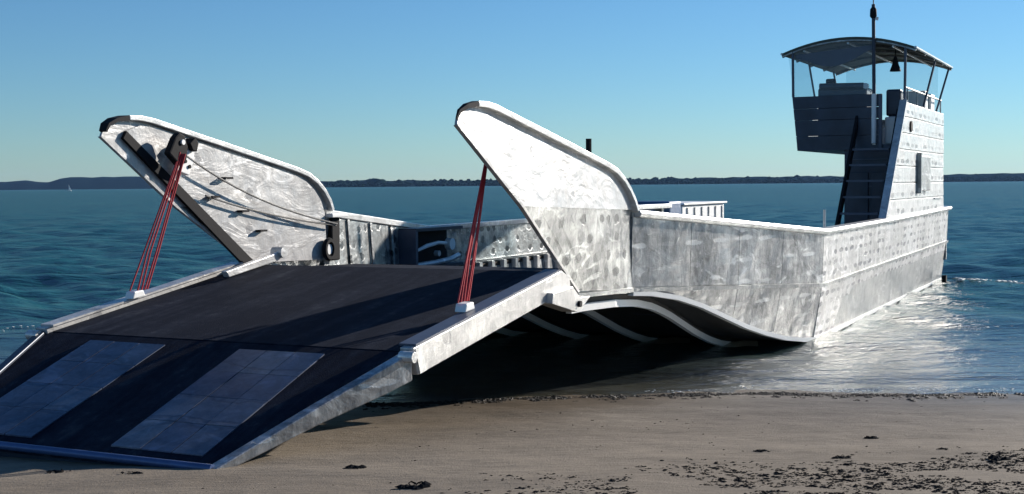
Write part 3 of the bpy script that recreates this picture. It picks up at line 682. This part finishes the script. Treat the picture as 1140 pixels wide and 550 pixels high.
# canvas roll sagging below the roof front
cv = []
for t in np.linspace(0, 1, 15):
    v_ = 1.16 + 1.6 * t; sag = .26 * math.sin(math.pi * min(1, t * 1.0)) ** 1.3 * (1 if t < .5 else 1)
    z = zr(v_) - .03
    zt = min(z, 5.02 + .12 * t); cv.append([(TF + .05, v_, zt + .04), (TF + .05, v_, zt - .03 - sag), (TF + .09, v_, zt - .03 - sag), (TF + .09, v_, zt + .04)])
MB().loft(cv).build('rolled_curtain', M['canvas'], roof)
n = N('clear_vinyl'); n.set(color=(.75, .82, .85), rough=.15)
tr_ = n.new('ShaderNodeBsdfTransparent'); tr_.inputs[0].default_value = (.92, .96, .97, 1); mx_ = n.new('ShaderNodeMixShader'); mx_.inputs[0].default_value = .07
n.ln(tr_.outputs[0], mx_.inputs[1]); n.ln(n.b.outputs[0], mx_.inputs[2]); n.ln(mx_.outputs[0], n.out.inputs[0]); M['vinyl'] = n.m
MB().loft([[(TF + .012, v_, 4.19), (TF + .012, v_, zr(v_) - .05), (TF + .018, v_, zr(v_) - .05), (TF + .018, v_, 4.19)] for v_ in np.linspace(1.15, 2.76, 6)]).build('clear_screen', M['vinyl'], roof)
MB().loft([[(u, 1.13, 4.19), (u, 1.0, 5.04), (u, 1.006, 5.04), (u, 1.136, 4.19)] for u in (TF + .1, 21.9)]).build('clear_screen', M['vinyl'], roof)
MB().loft([[(TB - .15, v_, 4.0), (TB - .15, v_, zr(v_) - .06), (TB - .144, v_, zr(v_) - .06), (TB - .144, v_, 4.0)] for v_ in np.linspace(1.15, 3.3, 6)]).build('clear_screen', M['vinyl'], roof)
mast = MB().tube([(TF - .09, 2.80, 3.18), (TF - .09, 2.80, 4.18)], .05, 10).build('mast', M['white'], craft, smooth=True)
MB().tube([(TF - .09, 2.80, 4.185), (TF - .09, 2.78, 5.98)], .036, 10).build('mast_pole', M['navy'], mast, smooth=True)
MB().tube([(TF - .09, 2.78, 5.98), (TF - .09, 2.78, 6.3)], .012, 6).build('antenna', M['navy'], mast)
MB().tube([(TF - .09, 2.78, 5.70), (TF - .09, 2.78, 5.74), (TF - .09, 2.78, 5.88), (TF - .09, 2.78, 5.93)], [.04, .07, .065, .03], 10).build('mast_light', M['black'], mast, smooth=True)
MB().tube([(TF - .09, 2.84, 5.66), (TF - .09, 2.86, 5.72)], [.035, .03], 8).build('mast_lamp', M['white'], mast)
MB().bar((TF - .06, 2.80, 3.18), (TF - .0, 2.80, 3.18), .06, .06, (0, 1, 0)).build('mast_foot', M['alu_rail'], mast)
# hanging bell
bell = MB().tube([(TF + .6, 3.10, 5.16), (TF + .6, 3.10, 4.98)], .012, 6).build('bell', M['black'], craft)
MB().tube([(TF + .6, 3.10, 4.98), (TF + .6, 3.10, 4.92), (TF + .6, 3.10, 4.80), (TF + .6, 3.10, 4.70), (TF + .6, 3.10, 4.67)], [.02, .045, .07, .11, .115], 12).build('bell_body', M['black'], bell, smooth=True)
# rails on the port side of the upper deck
rl = MB().tube([(TF + .1, 3.38, 4.30), (22.5, 3.38, 4.30), (25.1, 3.38, 4.30)], .02, 8).build('deck_rail', M['alu_dull'], craft, smooth=True)
for u in (TF + .4, 21.6, 23.2, 25.0):
    MB().tube([(u, 3.38, 3.98), (u, 3.38, 4.29)], .018, 8).build('rail_stanchion', M['alu_dull'], rl)
seat = MB().uz([(22.6, 3.17), (23.8, 3.17), (23.8, 4.25), (23.5, 4.45), (23.3, 4.42), (23.2, 3.7), (22.6, 3.6)], 3.30, 2.5).build('bench_seat', M['white'], craft, bevel=.03)
MB().box((24.2, 2.6, 3.17), (24.8, 3.28, 4.42)).build('seat_locker', M['white'], seat, bevel=.03)

# ------------------------------------------------------------------ seaweed and bits on the sand
M['weed'] = simple('dark_seaweed', (.010, .011, .013), .95, 0, .5, 20)
M['weed'].node_tree.nodes['Principled BSDF'].inputs['Specular IOR Level'].default_value = .08
M['weed_brown'] = simple('brown_seaweed', (.030, .022, .014), .6, 0, .5, 20)
def weed_clump(vs, fs, x, y, s, blades):
    z = float(ground_z(np.array([x]), np.array([y]))[0])
    for b in range(blades * 2):
        if random.random() < .7:                                   # knotted lump
            cx, cy = x + random.gauss(0, s * .7), y + random.gauss(0, s * .5); r_ = s * random.uniform(.18, .5); n0 = len(vs)
            for dx, dy, dz in ((1, 0, 0), (0, 1, 0), (-1, 0, 0), (0, -1, 0), (0, 0, 1), (0, 0, -1)):
                k_ = random.uniform(.6, 1.3); vs.append((cx + dx * r_ * 1.5 * k_, cy + dy * r_ * k_, z + r_ * .25 + dz * r_ * .55 * k_))
            fs += [(n0 + i, n0 + (i + 1) % 4, n0 + 4) for i in range(4)] + [(n0 + (i + 1) % 4, n0 + i, n0 + 5) for i in range(4)]
            continue
        a = random.uniform(0, 6.283); L = s * random.uniform(.5, 1.3); w_ = s * random.uniform(.10, .26)
        cx, cy = x + random.gauss(0, s * .5), y + random.gauss(0, s * .4); h = s * random.uniform(.12, .55)
        d = Vector((math.cos(a), math.sin(a), 0)); p_ = Vector((-d.y, d.x, 0)); n0 = len(vs)
        for k in range(4):
            t = k / 3; c = Vector((cx, cy, z)) + d * L * (t - .5) + p_ * s * .25 * math.sin(t * 4 + b) + Vector((0, 0, h * math.sin(math.pi * min(.92, t + .06)) - .004))
            ww_ = w_ * (1 - .6 * t)
            vs += [tuple(c - p_ * ww_ / 2), tuple(c + p_ * ww_ / 2 + Vector((0, 0, w_ * .5))), tuple(c + Vector((0, 0, -w_ * .35)))]
        for k in range(3):
            for j in range(3):
                fs.append((n0 + k * 3 + j, n0 + k * 3 + (j + 1) % 3, n0 + k * 3 + 3 + (j + 1) % 3, n0 + k * 3 + 3 + j))
def ground_pt(px, py):
    dx, dy = px - 570, py - 275; c_, s_ = math.cos(-ROLL), math.sin(-ROLL)
    xx, yy = c_ * dx + s_ * dy, -s_ * dx + c_ * dy
    d = Vector((xx / F_PX, math.cos(PIT) - yy / F_PX * math.sin(PIT), -math.sin(PIT) - yy / F_PX * math.cos(PIT)))
    t = 5.0
    for _ in range(60):
        p = Vector((0, 0, CAM_H)) + d * t; g = float(ground_z(np.array([p.x]), np.array([p.y]))[0]); t += (p.z - g) / -d.z * .9
    return p
# the wide belt of weed towards the camera on the right
vs, fs = [], []
for k in range(15000):
    x = random.uniform(-1.6, 5.5); y = random.uniform(7.6, 10.6)
    px = 570 + F_PX * x / y
    lim = 9.2 + .0017 * (px - 560) + .12 * math.sin(x * 2.1) + .07 * math.sin(x * 5.3)
    if px < 430: continue
    dens = min(1, max(0, (lim - y) / .7)) * min(1, max(.15, (px - 430) / 520)) 
    if mnoise.noise(Vector((x * 1.6, y * 2.2, 1.7))) < .05 - .32 * dens: continue
    if random.random() > dens * .95 + .03: continue
    if y > lim + .25: continue
    weed_clump(vs, fs, x, y, random.choice([.009, .012, .015, .019, .026]) * random.uniform(.7, 1.2), random.randint(1, 3))
tag(link_mesh('seaweed_belt', vs, fs, M['weed'], None), 'belt of dark shredded seaweed strewn over the sand, lower right', 'seaweed', kind='stuff')
vs, fs = [], []
for k in range(420):                                               # loose scraps over the bare sand
    x = random.uniform(-3.2, 7.5); y = random.uniform(8.2, 13.9)
    if mnoise.noise(Vector((x * .9, y * 1.5, 7.7))) < .0: continue
    if abs(570 + F_PX * x / y - 150) < 260 and y > 8.8: continue
    weed_clump(vs, fs, x, y, random.uniform(.008, .02), 1)
tag(link_mesh('drift_scraps', vs, fs, M['weed'], None), 'tiny dark drift scraps dotted over the open sand', 'debris', kind='stuff')
# strand line at the edge of the water
vs, fs = [], []
for k in range(1500):
    x = random.uniform(-1.6, 8.5)
    s = SHORE + .35 * math.sin(x * .21 + .6) + .12 * math.sin(x * .9) + .05 * math.sin(x * 2.3 + 1)
    y = s - .12 - abs(random.gauss(0, .12)) - (.5 * random.random() if random.random() < .12 else 0)
    if mnoise.noise(Vector((x * 1.9, 4.2, 0))) < -.45 + .35 * random.random(): continue
    weed_clump(vs, fs, x, y, random.uniform(.018, .05), random.randint(2, 4))
tag(link_mesh('strand_line', vs, fs, M['weed_brown'], None), 'thin broken line of seaweed bits along the water edge', 'seaweed', kind='stuff')
# single clumps on the bare sand
spots = [(398, 521, .06, 'loose clump of dark seaweed alone on sand right of the ramp lip'), (937, 510, .05, 'dark seaweed clump on bare sand just above the weed belt, centre right'),
         (970, 488, .045, 'small dark seaweed clump highest on the bare sand, right half'), (1114, 512, .07, 'biggest dark seaweed clump at the right end of the belt'),
         (846, 502, .035, 'small seaweed scrap left of the others on the bare sand'), (66, 526, .05, 'flat seaweed scrap in front of the ramp lip, nearer the corner of the picture'),
         (150, 527, .04, 'thin seaweed scrap in front of the ramp lip, nearer the ramp corner'), (1050, 500, .03, 'tiny seaweed scrap on bare sand near the right edge'),
         (465, 543, .08, 'wide ragged seaweed clump at the bottom of the picture below the ramp beam')]
for px, py, s, lab in spots:
    p = ground_pt(px, py); vs, fs = [], []
    weed_clump(vs, fs, p.x, p.y, s, 9)
    c0 = Vector((p.x, p.y, p.z)); vs = [tuple(Vector(a) - c0) for a in vs]
    o = link_mesh('seaweed_clump', vs, fs, M['weed'], None); o.location = c0
    tag(o, lab, 'seaweed', 'single seaweed clumps on the sand')

# foam: a small breaking crest off the stern and a thin swash line
vs, fs = [], []
M['foam'] = simple('sea_foam', (.62, .66, .68), .8, 0, .15, 10)
def foam_blob(x, y, z, r_):
    n0 = len(vs)
    for dx, dy, dz in ((1, 0, 0), (0, 1, 0), (-1, 0, 0), (0, -1, 0), (0, 0, 1), (0, 0, -1)):
        k_ = random.uniform(.6, 1.4); vs.append((x + dx * r_ * 2.4 * k_, y + dy * r_ * k_, z + dz * r_ * .5 * k_))
    fs.extend([(n0 + i, n0 + (i + 1) % 4, n0 + 4) for i in range(4)] + [(n0 + (i + 1) % 4, n0 + i, n0 + 5) for i in range(4)])
for k in range(260):
    x = random.uniform(9.9, 16); y = 30.2 + .3 * math.sin(x * .8) + random.gauss(0, .25)
    if mnoise.noise(Vector((x * 1.1, 3.3, 0))) < -.1: continue
    foam_blob(x, y, float(water_z(np.array([x]), np.array([y]))[0]) + .03, random.uniform(.015, .05))
for k in range(160):
    x = random.uniform(-11, -3); y = 22 + 1.5 * math.sin(x * .7) + random.gauss(0, .3)
    if mnoise.noise(Vector((x * 1.3, 8.3, 0))) < .1: continue
    foam_blob(x, y, float(water_z(np.array([x]), np.array([y]))[0]) + .02, random.uniform(.008, .022))
for k in range(420):
    x = random.uniform(1.5, 9.5)
    y = SHORE + .35 * math.sin(x * .21 + .6) + .12 * math.sin(x * .9) + .05 * math.sin(x * 2.3 + 1) + .12 + .18 * math.sin(x * 1.7) ** 2 + random.gauss(0, .06)
    if mnoise.noise(Vector((x * 1.4, 5.9, 0))) < -.05 - .04 * (x - 4): continue
    foam_blob(x, y, .012, random.uniform(.004, .011))
tag(link_mesh('foam', vs, fs, M['foam'], None, True), 'thin white foam of small waves off the stern and along the shore', 'foam', kind='stuff')

# ------------------------------------------------------------------ sea air between here and the far shore
hz = bpy.data.materials.new('sea_haze'); hz.use_nodes = True; t_ = hz.node_tree; t_.nodes.clear()
pv_ = t_.nodes.new('ShaderNodeVolumePrincipled'); ho = t_.nodes.new('ShaderNodeOutputMaterial')
pv_.inputs['Color'].default_value = (.30, .56, 1.0, 1); pv_.inputs['Density'].default_value = HAZE; pv_.inputs['Anisotropy'].default_value = .2
t_.links.new(pv_.outputs[0], ho.inputs['Volume'])
hv_ = [(x, y, z) for z in (-20, 110) for y in (-500, 9000) for x in (-9000, 9000)]
tag(link_mesh('haze', hv_, [(0, 1, 3, 2), (4, 5, 7, 6), (0, 1, 5, 4), (2, 3, 7, 6), (0, 2, 6, 4), (1, 3, 7, 5)], hz), 'thin blue sea haze over the bay', 'haze', kind='stuff')
